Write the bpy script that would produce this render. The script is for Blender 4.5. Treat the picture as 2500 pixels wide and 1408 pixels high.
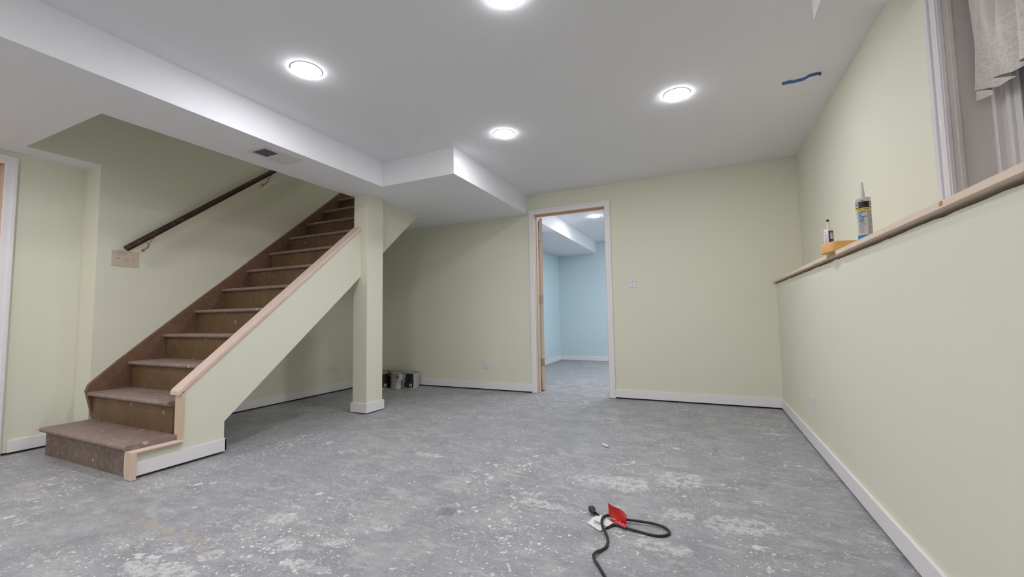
import bpy, bmesh, math, random
from mathutils import Vector, Matrix
random.seed(7)
for o in list(bpy.data.objects): bpy.data.objects.remove(o, do_unlink=True)
SC = bpy.context.scene; COL = SC.collection

# ------------------------------------------------------------ camera, world, exposure
H = 0.864
Fv = Vector((-0.4160671, 0.90686625, 0.066946)); Rv = Vector((0.90832299, 0.41794724, -0.01641528)); Uv = Vector((0.04286636, -0.05397874, 0.99762156))
cd = bpy.data.cameras.new('camera'); cam = bpy.data.objects.new('camera', cd); COL.objects.link(cam)
cd.sensor_width = 36; cd.sensor_fit = 'HORIZONTAL'; cd.lens = 1014.27 * 36 / 2500; cd.clip_start = 0.01; cd.clip_end = 100
M = Matrix.Identity(4)
for i in range(3): M[i][0] = Rv[i]; M[i][1] = Uv[i]; M[i][2] = -Fv[i]
M[2][3] = H
cam.matrix_world = M
SC.camera = cam
w = bpy.data.worlds.new('world'); SC.world = w; w.use_nodes = True
w.node_tree.nodes['Background'].inputs[0].default_value = (0.02, 0.02, 0.025, 1); w.node_tree.nodes['Background'].inputs[1].default_value = 1.0
SC.view_settings.view_transform = 'Standard'; SC.view_settings.look = 'None'; SC.view_settings.gamma = 1
SC.view_settings.use_curve_mapping = False
SC.view_settings.exposure = 2.22
LAMP = 34.0; LAMPCOL = (0.96, 0.96, 1.0)

# ------------------------------------------------------------ dimensions (metres)
D = 4.407; R = .609; RU = .816; C = 2.259; S = 2.036
XS1 = -2.553; YJ = 2.827; XS2 = -1.803; XO = -3.017; YO = 1.097; L = -4.025; L2 = -4.247; YR = 1.476
YB = -2.7; T = .1
TOP = 4.6

# ------------------------------------------------------------ helpers
def fin(name, me, mat=None, parent=None, smooth=False):
    o = bpy.data.objects.new(name, me); COL.objects.link(o)
    if mat is not None:
        for m in (mat if isinstance(mat, (list, tuple)) else [mat]): me.materials.append(m)
    if smooth:
        for p in me.polygons: p.use_smooth = True
    if parent is not None:
        o.parent = parent
    return o
class MB:
    def __init__(s): s.v = []; s.f = []; s.mi = []
    def add(s, vs, fs, mi=0):
        n = len(s.v); s.v += [tuple(v) for v in vs]; s.f += [tuple(i + n for i in f) for f in fs]; s.mi += [mi] * len(fs); return s
    def box(s, x0, x1, y0, y1, z0, z1, mi=0):
        return s.add([(x0,y0,z0),(x1,y0,z0),(x1,y1,z0),(x0,y1,z0),(x0,y0,z1),(x1,y0,z1),(x1,y1,z1),(x0,y1,z1)],
                     [(0,3,2,1),(4,5,6,7),(0,1,5,4),(1,2,6,5),(2,3,7,6),(3,0,4,7)], mi)
    def prism(s, pts, a, b, axis='x', mi=0):
        n = len(pts)
        def P(p, t): return (t, p[0], p[1]) if axis == 'x' else ((p[0], t, p[1]) if axis == 'y' else (p[0], p[1], t))
        vs = [P(p, a) for p in pts] + [P(p, b) for p in pts]
        fs = [tuple(range(n))[::-1], tuple(range(n, 2 * n))] + [(i, (i + 1) % n, n + (i + 1) % n, n + i) for i in range(n)]
        return s.add(vs, fs, mi)
    def tube(s, pts, r, seg=10, closed=False, mi=0):
        pts = [Vector(p) for p in pts]; n = len(pts); rr = r if isinstance(r, (list, tuple)) else [r] * n
        prev = None; rings = []
        for i, p in enumerate(pts):
            a = pts[(i - 1) % n] if (closed or i > 0) else p; b = pts[(i + 1) % n] if (closed or i < n - 1) else p
            t = (b - a).normalized()
            if prev is None:
                u = t.orthogonal().normalized()
            else:
                u = (prev - t * prev.dot(t)).normalized()
            prev = u; w_ = t.cross(u)
            rings.append([p + (u * math.cos(2*math.pi*k/seg) + w_ * math.sin(2*math.pi*k/seg)) * rr[i] for k in range(seg)])
        vs = [v for q in rings for v in q]; fs = []
        m = n if closed else n - 1
        for i in range(m):
            j = (i + 1) % n
            for k in range(seg): fs.append((i*seg+k, i*seg+(k+1)%seg, j*seg+(k+1)%seg, j*seg+k))
        if not closed: fs += [tuple(range(seg))[::-1], tuple(range((n-1)*seg, n*seg))]
        return s.add(vs, fs, mi)
    def lathe(s, prof, seg=32, c=(0,0,0), mi=0, cap=True):
        vs = []; fs = []; n = len(prof)
        for r, z in prof:
            for k in range(seg):
                a = 2*math.pi*k/seg; vs.append((c[0] + r*math.cos(a), c[1] + r*math.sin(a), c[2] + z))
        for i in range(n - 1):
            for k in range(seg): fs.append((i*seg+k, i*seg+(k+1)%seg, (i+1)*seg+(k+1)%seg, (i+1)*seg+k))
        if cap: fs += [tuple(range(seg))[::-1], tuple(range((n-1)*seg, n*seg))]
        return s.add(vs, fs, mi)
    def build(s, name, mat, parent=None, bevel=0, seg=2, smooth=False, origin=None, fix=True):
        me = bpy.data.meshes.new(name)
        off = Vector((0,0,0))
        if parent is not None:
            off = Vector(parent.get('_w', (0,0,0)))
        if origin is not None: off = Vector(origin)
        me.from_pydata([tuple(Vector(v) - off) for v in s.v], [], s.f)
        for p, m in zip(me.polygons, s.mi): p.material_index = m
        if fix or bevel:
            bm = bmesh.new(); bm.from_mesh(me)
            if bevel:
                es = [e for e in bm.edges if len(e.link_faces) == 2 and e.calc_face_angle(0) > 0.5]
                bmesh.ops.bevel(bm, geom=es, offset=bevel, segments=seg, affect='EDGES', profile=0.6, clamp_overlap=True)
            bmesh.ops.recalc_face_normals(bm, faces=bm.faces)
            bm.to_mesh(me); bm.free()
        o = fin(name, me, mat, parent, smooth)
        if smooth:
            try: me.set_sharp_from_angle(angle=math.radians(40))
            except Exception: pass
        if origin is not None:
            pw = Vector(parent.get('_w', (0,0,0))) if parent is not None else Vector((0,0,0))
            o.location = Vector(origin) - pw
            o['_w'] = tuple(Vector(origin))
        elif parent is not None: o['_w'] = tuple(off)
        return o
def tag(o, label=None, cat=None, group=None, kind=None):
    if label: o['label'] = label
    if cat: o['category'] = cat
    if group: o['group'] = group
    if kind: o['kind'] = kind
    return o
def thing(name, label, cat, loc=(0,0,0), group=None, kind=None):
    o = bpy.data.objects.new(name, None); COL.objects.link(o); o.empty_display_size = .05
    o.location = loc; o['_w'] = tuple(loc)
    return tag(o, label, cat, group, kind)
def struct(name, label=None): 
    o = thing(name, None, None); o['kind'] = 'structure'; return o
def st(mb, name, mat, **k):
    o = mb.build(name, mat, **k); o['kind'] = 'structure'; return o
def copy_tree(o, parent=None):
    c = o.copy(); COL.objects.link(c); c.parent = parent
    for ch in list(o.children): copy_tree(ch, c)
    return c

# ------------------------------------------------------------ materials
def nt(name):
    m = bpy.data.materials.new(name); m.use_nodes = True; t = m.node_tree; b = t.nodes['Principled BSDF']; return m, t, b
def N(t, typ, **k):
    n = t.nodes.new(typ)
    for a, v in k.items(): setattr(n, a, v)
    return n
def vmath(t, op, a, b=None):
    n = N(t, 'ShaderNodeVectorMath', operation=op)
    for i, v in enumerate((a, b)):
        if v is None: continue
        if hasattr(v, 'links'): t.links.new(v, n.inputs[i])
        else: n.inputs[i].default_value = v
    return n
def fmath(t, op, a, b=None, c=None, clamp=False):
    n = N(t, 'ShaderNodeMath', operation=op, use_clamp=clamp)
    for i, v in enumerate((a, b, c)):
        if v is None: continue
        if hasattr(v, 'links'): t.links.new(v, n.inputs[i])
        else: n.inputs[i].default_value = v
    return n.outputs[0]
def mixc(t, fac, a, b):
    n = N(t, 'ShaderNodeMix', data_type='RGBA')
    for i, v in ((0, fac), (6, a), (7, b)):
        if hasattr(v, 'links'): t.links.new(v, n.inputs[i])
        else: n.inputs[i].default_value = v if i == 0 else (*v, 1)
    return n.outputs[2]
def ramp(t, x, a, b):
    n = N(t, 'ShaderNodeMapRange'); n.clamp = True; t.links.new(x, n.inputs[0]); n.inputs[1].default_value = a; n.inputs[2].default_value = b
    return n.outputs[0]
def noise(t, vec, scale, detail=3, rough=.55):
    n = N(t, 'ShaderNodeTexNoise'); n.inputs['Scale'].default_value = scale; n.inputs['Detail'].default_value = detail; n.inputs['Roughness'].default_value = rough
    if vec is not None: t.links.new(vec, n.inputs['Vector'])
    return n
def pos(t): return N(t, 'ShaderNodeNewGeometry').outputs['Position']
def bump(t, b, h, strength, dist=.01):
    n = N(t, 'ShaderNodeBump'); n.inputs['Strength'].default_value = strength; n.inputs['Distance'].default_value = dist
    t.links.new(h, n.inputs['Height']); t.links.new(n.outputs[0], b.inputs['Normal'])
def paint(name, col, rough=.55, spec=.3, var=.03, bscale=90, bstr=.05):
    m, t, b = nt(name); p = pos(t)
    n = noise(t, p, 1.3, 4)
    c2 = tuple(x * (1 - var) for x in col)
    t.links.new(mixc(t, n.outputs[0], col, c2), b.inputs['Base Color'])
    b.inputs['Roughness'].default_value = rough; b.inputs['Specular IOR Level'].default_value = spec
    n2 = noise(t, p, bscale, 3); bump(t, b, n2.outputs[0], bstr, .002)
    return m
def flat(name, col, rough=.5, metal=0, spec=.5):
    m, t, b = nt(name); b.inputs['Base Color'].default_value = (*col, 1); b.inputs['Roughness'].default_value = rough; b.inputs['Metallic'].default_value = metal
    b.inputs['Specular IOR Level'].default_value = spec
    return m
WALL = paint('wall_paint', (.805, .80, .66), .6, .2, .015)
BLUE = paint('blue_wall_paint', (.66, .80, .86), .6, .25)
CEIL = paint('ceiling_paint', (.88, .885, .92), .85, .1, .01)
TRIM = paint('trim_paint', (.90, .865, .885), .35, .45, .01, 60, .03)
GLOSS = paint('gloss_trim_paint', (.82, .79, .82), .12, .6, .01, 50, .1)
JAMBP = paint('window_jamb_paint', (.74, .70, .68), .4, .4, .03)
WHITE = flat('white_plastic', (.78, .76, .77), .35)
BEIGE = flat('beige_plastic', (.62, .52, .40), .4)
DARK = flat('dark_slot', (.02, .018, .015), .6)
STEEL = flat('brushed_steel', (.42, .40, .39), .5, 1)
BRASS = flat('aged_brass', (.42, .33, .18), .35, 1)
SCREW = flat('screw_head', (.35, .28, .2), .4, .6)
BLACKR = flat('black_rubber', (.018, .018, .02), .38)
def wood(name, c1, c2, axis, scale=14, rough=.5, spec=.3):
    m, t, b = nt(name); p = pos(t)
    mp = N(t, 'ShaderNodeMapping'); t.links.new(p, mp.inputs[0])
    sc = [scale]*3; sc[axis] = scale * .06; mp.inputs['Scale'].default_value = sc
    n = noise(t, mp.outputs[0], 3.2, 6, .6); n.inputs['Distortion'].default_value = .8
    t.links.new(mixc(t, ramp(t, n.outputs[0], .35, .65), c1, c2), b.inputs['Base Color'])
    b.inputs['Roughness'].default_value = rough; b.inputs['Specular IOR Level'].default_value = spec
    bump(t, b, n.outputs[0], .1, .001)
    return m
PINE_Y = wood('pine_lengthwise', (.80, .64, .56), (.74, .57, .47), 1)
PINE_Z = wood('pine_upright', (.76, .60, .48), (.69, .51, .38), 2)
PINE_X = wood('pine_crosswise', (.70, .46, .30), (.60, .37, .22), 0)
PINE_L = wood('pale_sill_board', (.88, .73, .62), (.82, .65, .53), 1)

def stairmat(name, c1, c2, speck, dust):
    m, t, b = nt(name); p = pos(t)
    n1 = noise(t, p, 3.5, 5); n2 = noise(t, p, 26, 4)
    c = mixc(t, ramp(t, n1.outputs[0], .35, .65), c1, c2)
    c = mixc(t, fmath(t, 'MULTIPLY', ramp(t, n2.outputs[0], .5, .75), dust), c, (.42, .36, .33))
    d = vmath(t, 'ADD', p, None); n3 = noise(t, p, 30, 2); sc = vmath(t, 'SCALE', n3.outputs[1]); sc.inputs[3].default_value = .018
    t.links.new(sc.outputs[0], d.inputs[1])
    v = N(t, 'ShaderNodeTexVoronoi'); v.inputs['Scale'].default_value = 26; t.links.new(d.outputs[0], v.inputs['Vector'])
    sep = N(t, 'ShaderNodeSeparateColor'); t.links.new(v.outputs['Color'], sep.inputs[0])
    thr = fmath(t, 'MULTIPLY', fmath(t, 'POWER', sep.outputs[0], 11.0), .34)
    msk = fmath(t, 'LESS_THAN', v.outputs['Distance'], thr)
    c = mixc(t, fmath(t, 'MULTIPLY', msk, speck), c, (.62, .56, .48))
    t.links.new(c, b.inputs['Base Color']); b.inputs['Roughness'].default_value = .5; b.inputs['Specular IOR Level'].default_value = .35
    bump(t, b, n2.outputs[0], .25, .002)
    return m
RISER = stairmat('brown_riser_paint', (.15, .085, .042), (.19, .112, .058), .35, .12)
RISER0 = stairmat('worn_bottom_riser_paint', (.155, .11, .085), (.20, .15, .12), .8, .45)
TREAD = stairmat('worn_tread_paint', (.25, .175, .15), (.30, .22, .195), .75, .55)
STRING = stairmat('brown_stringer_paint', (.165, .088, .052), (.20, .112, .07), .5, .15)
RAILM = stairmat('dark_rail_varnish', (.045, .018, .014), (.065, .028, .022), .2, .15)

def floor_mat():
    m, t, b = nt('painted_concrete'); p = pos(t)
    big = noise(t, p, .9, 4); mid = noise(t, p, 5, 8, .65); fine = noise(t, p, 70, 5, .7)
    c = mixc(t, ramp(t, mid.outputs[0], .36, .66), (.275, .28, .305), (.405, .405, .42))
    mp0 = N(t, 'ShaderNodeMapping'); t.links.new(p, mp0.inputs[0]); mp0.inputs['Rotation'].default_value = (0, 0, .35); mp0.inputs['Scale'].default_value = (1, 2.2, 1)
    blot = noise(t, mp0.outputs[0], 6.5, 9, .7); blot.inputs['Distortion'].default_value = .6
    c = mixc(t, fmath(t, 'MULTIPLY', ramp(t, blot.outputs[0], .545, .60), .6), c, (.52, .515, .50))
    c = mixc(t, fmath(t, 'MULTIPLY', fmath(t, 'SUBTRACT', 1.0, ramp(t, blot.outputs[0], .37, .43)), .45), c, (.22, .225, .235))
    c = mixc(t, fmath(t, 'MULTIPLY', ramp(t, big.outputs[0], .45, .62), .5), c, (.315, .325, .37))
    c = mixc(t, fmath(t, 'MULTIPLY', ramp(t, fine.outputs[0], .48, .8), .45), c, (.50, .49, .48))
    fine2 = noise(t, p, 28, 6, .75); c = mixc(t, fmath(t, 'MULTIPLY', ramp(t, fine2.outputs[0], .54, .66), .45), c, (.52, .515, .50))
    c = mixc(t, fmath(t, 'MULTIPLY', fmath(t, 'SUBTRACT', 1.0, ramp(t, fine2.outputs[0], .33, .45)), .5), c, (.215, .22, .23))
    # wiped, scuffed streaks in several directions
    for ang, sx, sy, th, am in ((.5, 5, 34, .60, .45), (-.35, 6, 44, .61, .4), (1.25, 40, 8, .62, .35), (.1, 3, 16, .63, .4)):
        mp = N(t, 'ShaderNodeMapping'); t.links.new(p, mp.inputs[0]); mp.inputs['Rotation'].default_value = (0, 0, ang); mp.inputs['Scale'].default_value = (sx, sy, 1)
        n = noise(t, mp.outputs[0], 1.0, 8, .72); n.inputs['Distortion'].default_value = .5
        c = mixc(t, fmath(t, 'MULTIPLY', ramp(t, n.outputs[0], th, th + .05), am), c, (.60, .59, .565))
    # distorted position for splashes
    def dist(scale, amt):
        n = noise(t, p, scale, 4, .6); s0 = vmath(t, 'SUBTRACT', n.outputs[1], (.5, .5, .5)); s = vmath(t, 'SCALE', s0.outputs[0]); s.inputs[3].default_value = amt
        a = vmath(t, 'ADD', p, s.outputs[0]); return a.outputs[0]
    d1 = dist(17, .12); d2 = dist(75, .022)
    clus = ramp(t, noise(t, p, 1.6, 3).outputs[0], .36, .66)
    for vec, scale, powr, k, col, am in ((d2, 120, 6, .40, (.74, .72, .69), .85), (d2, 58, 7, .42, (.80, .79, .77), .95), (d2, 34, 10, .44, (.80, .79, .77), .9), (d1, 24, 9, .46, (.70, .69, .67), .75), (d1, 14, 9, .42, (.72, .71, .70), .85),
                                        (d1, 9, 11, .46, (.56, .555, .535), .45), (d1, 13, 18, .42, (.52, .46, .37), .45), (d2, 30, 22, .35, (.12, .12, .13), .6), (d1, 5, 22, .3, (.20, .205, .22), .6)):
        mp = N(t, 'ShaderNodeMapping'); t.links.new(vec, mp.inputs[0]); mp.inputs['Rotation'].default_value = (0, 0, random.uniform(-.7, .7)); mp.inputs['Scale'].default_value = (1, random.choice((1.3, 2.2, 1.8)), 1)
        mp.inputs['Location'].default_value = (random.uniform(0, 9), random.uniform(0, 9), 0)
        v = N(t, 'ShaderNodeTexVoronoi'); v.voronoi_dimensions = '2D'; v.inputs['Scale'].default_value = scale; t.links.new(mp.outputs[0], v.inputs['Vector'])
        sep = N(t, 'ShaderNodeSeparateColor'); t.links.new(v.outputs['Color'], sep.inputs[0])
        thr = fmath(t, 'MULTIPLY', fmath(t, 'POWER', fmath(t, 'MULTIPLY', sep.outputs[0], fmath(t, 'ADD', .86, fmath(t, 'MULTIPLY', clus, .14))), float(powr)), k)
        df = fmath(t, 'SUBTRACT', thr, v.outputs['Distance'])
        c = mixc(t, fmath(t, 'MULTIPLY', ramp(t, df, 0, .03), am), c, col)
    # individual splashes of paint, at their places on the slab
    brk = ramp(t, noise(t, p, 26, 9, .8).outputs[0], .465, .51)
    msk = None
    for cx, cy, rx, ry in SPL:
        q = vmath(t, 'SUBTRACT', d1, (cx, cy, 0)); q = vmath(t, 'MULTIPLY', q.outputs[0], (1/rx, 1/ry, 0)); l = vmath(t, 'LENGTH', q.outputs[0])
        o = l.outputs['Value']; msk = o if msk is None else fmath(t, 'MINIMUM', msk, o)
    mk = fmath(t, 'MULTIPLY', fmath(t, 'SUBTRACT', 1.0, ramp(t, msk, .85, 1.1)), brk)
    c = mixc(t, fmath(t, 'MULTIPLY', mk, ramp(t, fine.outputs[0], .05, .62)), c, (.64, .635, .625))
    # yellowed strip of old tape glue
    q = vmath(t, 'SUBTRACT', d1, (-2.08, 1.02, 0)); q = vmath(t, 'MULTIPLY', q.outputs[0], (1/.38, 1/.028, 0)); a = vmath(t, 'ABSOLUTE', q.outputs[0])
    sp = N(t, 'ShaderNodeSeparateXYZ'); t.links.new(a.outputs[0], sp.inputs[0])
    mx = fmath(t, 'MAXIMUM', sp.outputs[0], sp.outputs[1]); g = fmath(t, 'MULTIPLY', fmath(t, 'SUBTRACT', 1.0, ramp(t, mx, .9, 1.05)), ramp(t, noise(t, p, 20, 4).outputs[0], .42, .6))
    c = mixc(t, fmath(t, 'MULTIPLY', g, .6), c, (.47, .41, .33))
    q = vmath(t, 'SUBTRACT', d1, (-1.08, 1.61, 0)); q = vmath(t, 'MULTIPLY', q.outputs[0], (1/.045, 1/.04, 0)); l = vmath(t, 'LENGTH', q.outputs[0])
    c = mixc(t, fmath(t, 'MULTIPLY', fmath(t, 'LESS_THAN', l.outputs['Value'], 1.0), .6), c, (.19, .19, .20))
    t.links.new(c, b.inputs['Base Color'])
    b.inputs['Roughness'].default_value = .5; b.inputs['Specular IOR Level'].default_value = .35
    hh = fmath(t, 'ADD', fine.outputs[0], mk); bump(t, b, hh, .12, .002)
    return m
def FL(px, py):
    v = Fv + Rv * ((px - 1250) / 1014.27) - Uv * ((py - 704) / 1014.27); k = -H / v.z; return v.x * k, v.y * k
SPL = []
for px, py, rx, ry in ((353,1385,.10,.05),(428,1396,.10,.04),(437,1340,.05,.03),(517,1356,.045,.035),(684,1266,.08,.05),(702,1331,.07,.04),(724,1374,.06,.035),(812,1326,.05,.03),
                       (727,1236,.04,.03),(1524,1180,.13,.10),(1660,1172,.12,.11),(1656,1256,.06,.06),(1776,1280,.09,.07),(1844,1288,.08,.07),(1588,1328,.05,.05),(1652,1340,.05,.04),
                       (1860,1228,.05,.02),(1440,1170,.10,.06),(1330,1230,.12,.04),(1050,1110,.12,.03),(930,1290,.05,.03),(1560,1300,.03,.02),(1290,1205,.06,.03),(1900,1060,.08,.03)):
    x, y = FL(px, py); SPL.append((x, y, rx, ry))
FLOOR = floor_mat()

def emit(name, col, s):
    m = bpy.data.materials.new(name); m.use_nodes = True; t = m.node_tree; t.nodes.clear()
    e = t.nodes.new('ShaderNodeEmission'); e.inputs[0].default_value = (*col, 1); e.inputs[1].default_value = s
    o = t.nodes.new('ShaderNodeOutputMaterial'); t.links.new(e.outputs[0], o.inputs[0]); return m
LENS = emit('lamp_lens', LAMPCOL, LAMP)

# ------------------------------------------------------------ setting: main room shell
st(MB().box(-4.5, 1.2, YB - T, 7.95, -T, 0), 'floor', FLOOR)
m = MB(); m.box(XS1 - .2, 1.2, YB - T, D + .12, C, C + T); m.box(L2 - T, XS1, YB - T, YO - .1, C, C + T); m.box(XO, XS1, YO - .1, D + .12, C, C + T)
st(m, 'ceiling', CEIL)
m = MB()
m.box(L2, XS1, YB, YO, S, C); m.box(XO, XS1, YO, YJ, S, C); m.box(XO, XS2, YJ, 3.815, S, C); m.box(L, XS2, 3.815, D, S, C); m.box(L2, L, YO, YR, S, S + .004)
st(m, 'ceiling_soffit', CEIL)
st(MB().box(.486, RU, YB, 2.11, 2.12, C), 'ceiling_bulkhead', CEIL)
# door wall
DI0, DI1, DIT = -1.7297, -.918, 2.026     # clear opening
m = MB(); m.box(L - .12, DI0 - .018, D, D + .115, .016, C); m.box(DI1 + .018, 1.2, D, D + .115, .016, C); m.box(DI0 - .018, DI1 + .018, D, D + .115, DIT + .018, C)
st(m, 'wall_back', WALL)
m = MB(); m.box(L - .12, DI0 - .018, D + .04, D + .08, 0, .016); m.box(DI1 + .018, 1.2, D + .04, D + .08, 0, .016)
st(m, 'trim_gap_blocker', DARK)  # near-black strip added to block light and keep the floor gap dark
# right: thick lower foundation wall and set-back upper wall with window hole
WY0, WY1, WZ1 = .75, 1.925, 1.975
n = 60; prof = []
yy = [YB + (D - YB) * i / 140 for i in range(141)]
m = MB()
vs = []; 
for y in yy: vs += [(R, y, .016), (R, y, 1.1185 + random.uniform(-.0035, .0015)), (R + .013, y, 1.119), (R + .013, y, .016)]
fs = []
for i in range(140):
    for k in range(4): fs.append((i*4+k, i*4+(k+1)%4, (i+1)*4+(k+1)%4, (i+1)*4+k))
fs += [(0,1,2,3), tuple(140*4+k for k in range(4))]
m.add(vs, fs); m.box(R + .035, RU, YB, D, 0, 1.131); m.box(R + .013, R + .035, YB, D, .016, 1.119)
st(m, 'wall_right', WALL)
m = MB(); m.box(RU, RU + .25, WY1 + .012, D, 0, C); m.box(RU, RU + .25, YB, WY0 - .012, 0, C); m.box(RU, RU + .25, WY0 - .012, WY1 + .012, WZ1 + .012, C); m.box(RU, RU + .25, WY0 - .012, WY1 + .012, 0, 1.131)
st(m, 'wall_right_upper', WALL)
# left walls
LD0, LD1, LDT = .22, 1.069, 1.948   # left doorway clear opening
m = MB(); m.box(L2 - .12, L2, LD1 + .018, YR, .016, S); m.box(L2 - .12, L2, YB, LD0 - .018, 0, S); m.box(L2 - .12, L2, LD0 - .018, LD1 + .018, LDT + .018, S); m.box(L2 - .12, L2, YB, YR, S, TOP)
st(m, 'wall_left', WALL)
m = MB(); m.box(L2 - .12, L, YR, D, .016, S); m.box(L2 - .12, L, YR, D, S, TOP); m.box(L2, L, YO, YR, S + .004, TOP); m.box(L2 - .12, L, D, 5.2, 2.4, TOP)
st(m, 'wall_stair_side', WALL)
m = MB(); m.box(L2 - .12, 1.2, YB - T, YB, 0, C)
st(m, 'wall_front', WALL)
# stair shaft above
st(MB().box(XO, XO + .1, YO - .1, 5.2, C, TOP), 'wall_shaft_right', WALL)
st(MB().box(L2, XO, YO - .1, YO, C, TOP), 'wall_shaft_front', WALL)
st(MB().box(L, XO, 5.1, 5.2, 2.4, TOP), 'wall_shaft_back', WALL)
st(MB().box(L2, XO + .1, YO - .1, 5.2, TOP, TOP + .1), 'ceiling_shaft', CEIL)
st(MB().box(L, XO, 3.90, 5.1, 2.42, 2.52), 'floor_upper', STRING)
# far room
m = MB(); m.box(-2.66, 1.2, 7.76, 7.86, 0, 2.4); st(m, 'wall_far_back', BLUE)
m = MB(); m.box(-2.66, -2.541, D + .115, 7.76, 0, 2.4); st(m, 'wall_far_left', BLUE)
m = MB(); m.box(1.1, 1.2, D + .115, 7.76, 0, 2.4); st(m, 'wall_far_right', BLUE)
st(MB().box(-2.66, 1.2, D + .115, 7.86, 2.24, 2.34), 'ceiling_far', CEIL)
st(MB().box(-2.541, -1.797, D + .115, 7.76, 2.025, 2.24), 'soffit_far', CEIL)

# baseboards: held a finger above the slab
BZ0, BZ1, BT = .015, .094, .013
def base(name, x0, x1, y0, y1): st(MB().box(x0, x1, y0, y1, BZ0, BZ1), name, TRIM, bevel=.0015, seg=1)
base('baseboard_back_left', L, -1.79, D - BT, D)
base('baseboard_back_right', -.861, R, D - BT, D)
base('baseboard_right', R - BT, R, YB, D - BT)
base('baseboard_left', L2, L2 + BT, 1.157, YR)
base('baseboard_left_near', L2, L2 + BT, YB, .13)
base('baseboard_stair_side', L, L + BT, 1.76, D - BT)
base('baseboard_far_back', -2.541, 1.1, 7.748, 7.76)
base('baseboard_far_left', -2.541, -2.529, D + .2, 7.748)

# ------------------------------------------------------------ doorway to the blue room
def doorway(name, face, a, b, top, wallt, axis, sgn, cw, slab=None):
    """opening a..b along the wall; face = wall plane; sgn = direction from the room into the wall."""
    o = struct(name)
    def bx(m, u0, u1, v0, v1, z0, z1):
        v0, v1 = face + sgn * v0, face + sgn * v1
        v0, v1 = min(v0, v1), max(v0, v1)
        if axis == 'x': m.box(u0, u1, v0, v1, z0, z1)
        else: m.box(v0, v1, u0, u1, z0, z1)
    for k, (u0, u1) in enumerate(((a - cw, a), (b, b + cw))):
        m = MB(); bx(m, u0, u1, -.013, 0, .004, top + cw)
        c = m.build('casing', TRIM, o, bevel=.002, seg=1)
        m = MB(); e = cw * .42
        if k == 0: bx(m, u0 + .004, u0 + e, -.019, -.012, .004, top + cw - .004)
        else: bx(m, u1 - e, u1 - .004, -.019, -.012, .004, top + cw - .004)
        m.build('moulding', TRIM, c, bevel=.0025, seg=2)
    m = MB(); bx(m, a, b, -.013, 0, top, top + cw); c = m.build('casing', TRIM, o, bevel=.002, seg=1)
    m = MB(); bx(m, a - cw * .6, b + cw * .6, -.019, -.012, top + cw * .58, top + cw - .004); m.build('moulding', TRIM, c, bevel=.0025, seg=2)
    for u0, u1 in ((a - .018, a + .004), (b - .004, b + .018)):
        m = MB(); bx(m, u0, u1, 0.0005, wallt, .002, top); j = m.build('jamb', PINE_Z, o)
        m = MB(); s0, s1 = (u1, u1 + .010) if u0 < (a + b) / 2 else (u0 - .010, u0)
        bx(m, s0, s1, .045, .078, .002, top - .004); m.build('door_stop', PINE_Z, j)
    m = MB(); bx(m, a, b, 0.0005, wallt, top - .004, top + .014); j = m.build('jamb', PINE_X, o)
    m = MB(); bx(m, a + .014, b - .014, .045, .078, top - .016, top - .004); m.build('door_stop', PINE_X, j)
    return o
d1 = doorway('door_1', D, DI0, DI1, DIT, .115, 'x', 1, .0605)
# the leaf, swung into the blue room past ninety degrees
ang = math.radians(113); hx, hy = DI0 + .012, D + .128
dirv = Vector((math.cos(ang), math.sin(ang), 0)); nrm = Vector((dirv.y, -dirv.x, 0))
def leafbox(u0, u1, v0, v1, z0, z1):
    P = [Vector((hx, hy, 0)) + dirv * u + nrm * v for u, v in ((u0,v0),(u1,v0),(u1,v1),(u0,v1))]
    m = MB(); m.add([(p.x, p.y, z0) for p in P] + [(p.x, p.y, z1) for p in P], [(0,3,2,1),(4,5,6,7),(0,1,5,4),(1,2,6,5),(2,3,7,6),(3,0,4,7)]); return m
leafbox(.004, .79, .000, .035, .02, 2.012).build('door_leaf', TRIM, d1)
leafbox(.000, .004, .000, .035, .02, 2.012).build('leaf_edge', PINE_Z, d1)
for z in (1.80, 1.055, .33):
    m = leafbox(-.0018, .0, .003, .033, z - .045, z + .045)
    h = m.build('hinge', STEEL, d1)
    m = MB(); m.lathe([(.0055, -.046), (.0065, -.046), (.0065, .046), (.0055, .046)], 12, (hx - .004, hy - .006, z)); m.build('hinge_pin', STEEL, h, smooth=True)
d2 = doorway('door_2', L2, LD0, LD1, LDT, .12, 'y', -1, .0605)
MB().box(L2 - .115, L2 - .08, LD0 + .004, LD1 - .004, .012, LDT - .006).build('door_leaf', PINE_Z, d2)

# ------------------------------------------------------------ window on the right
wn = struct('window_1')
for y0, y1 in ((WY1, WY1 + .083), (WY0 - .083, WY0)):
    c = MB().box(RU - .014, RU, y0, y1, 1.152, WZ1 + .083).build('casing', GLOSS, wn, bevel=.002, seg=1)
    ya, yb = (y1 - .03, y1 - .004) if y0 > 1 else (y0 + .004, y0 + .03)
    m = MB().box(RU - .021, RU - .013, ya, yb, 1.152, WZ1 + .079)
    ya, yb = (y0 + .004, y0 + .018) if y0 > 1 else (y1 - .018, y1 - .004)
    m.box(RU - .018, RU - .013, ya, yb, 1.152, WZ1 + .02); m.build('moulding', GLOSS, c, bevel=.003, seg=3)
c = MB().box(RU - .014, RU, WY0, WY1, WZ1, WZ1 + .083).build('casing', GLOSS, wn, bevel=.002, seg=1)
MB().box(RU - .021, RU - .013, WY0 - .06, WY1 + .06, WZ1 + .052, WZ1 + .079).build('moulding', GLOSS, c, bevel=.003, seg=3)
m = MB(); m.box(RU, RU + .25, WY1, WY1 + .012, 1.131, WZ1 + .012); m.box(RU, RU + .25, WY0 - .012, WY0, 1.131, WZ1 + .012); m.box(RU, RU + .25, WY0, WY1, WZ1, WZ1 + .012)
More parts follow.
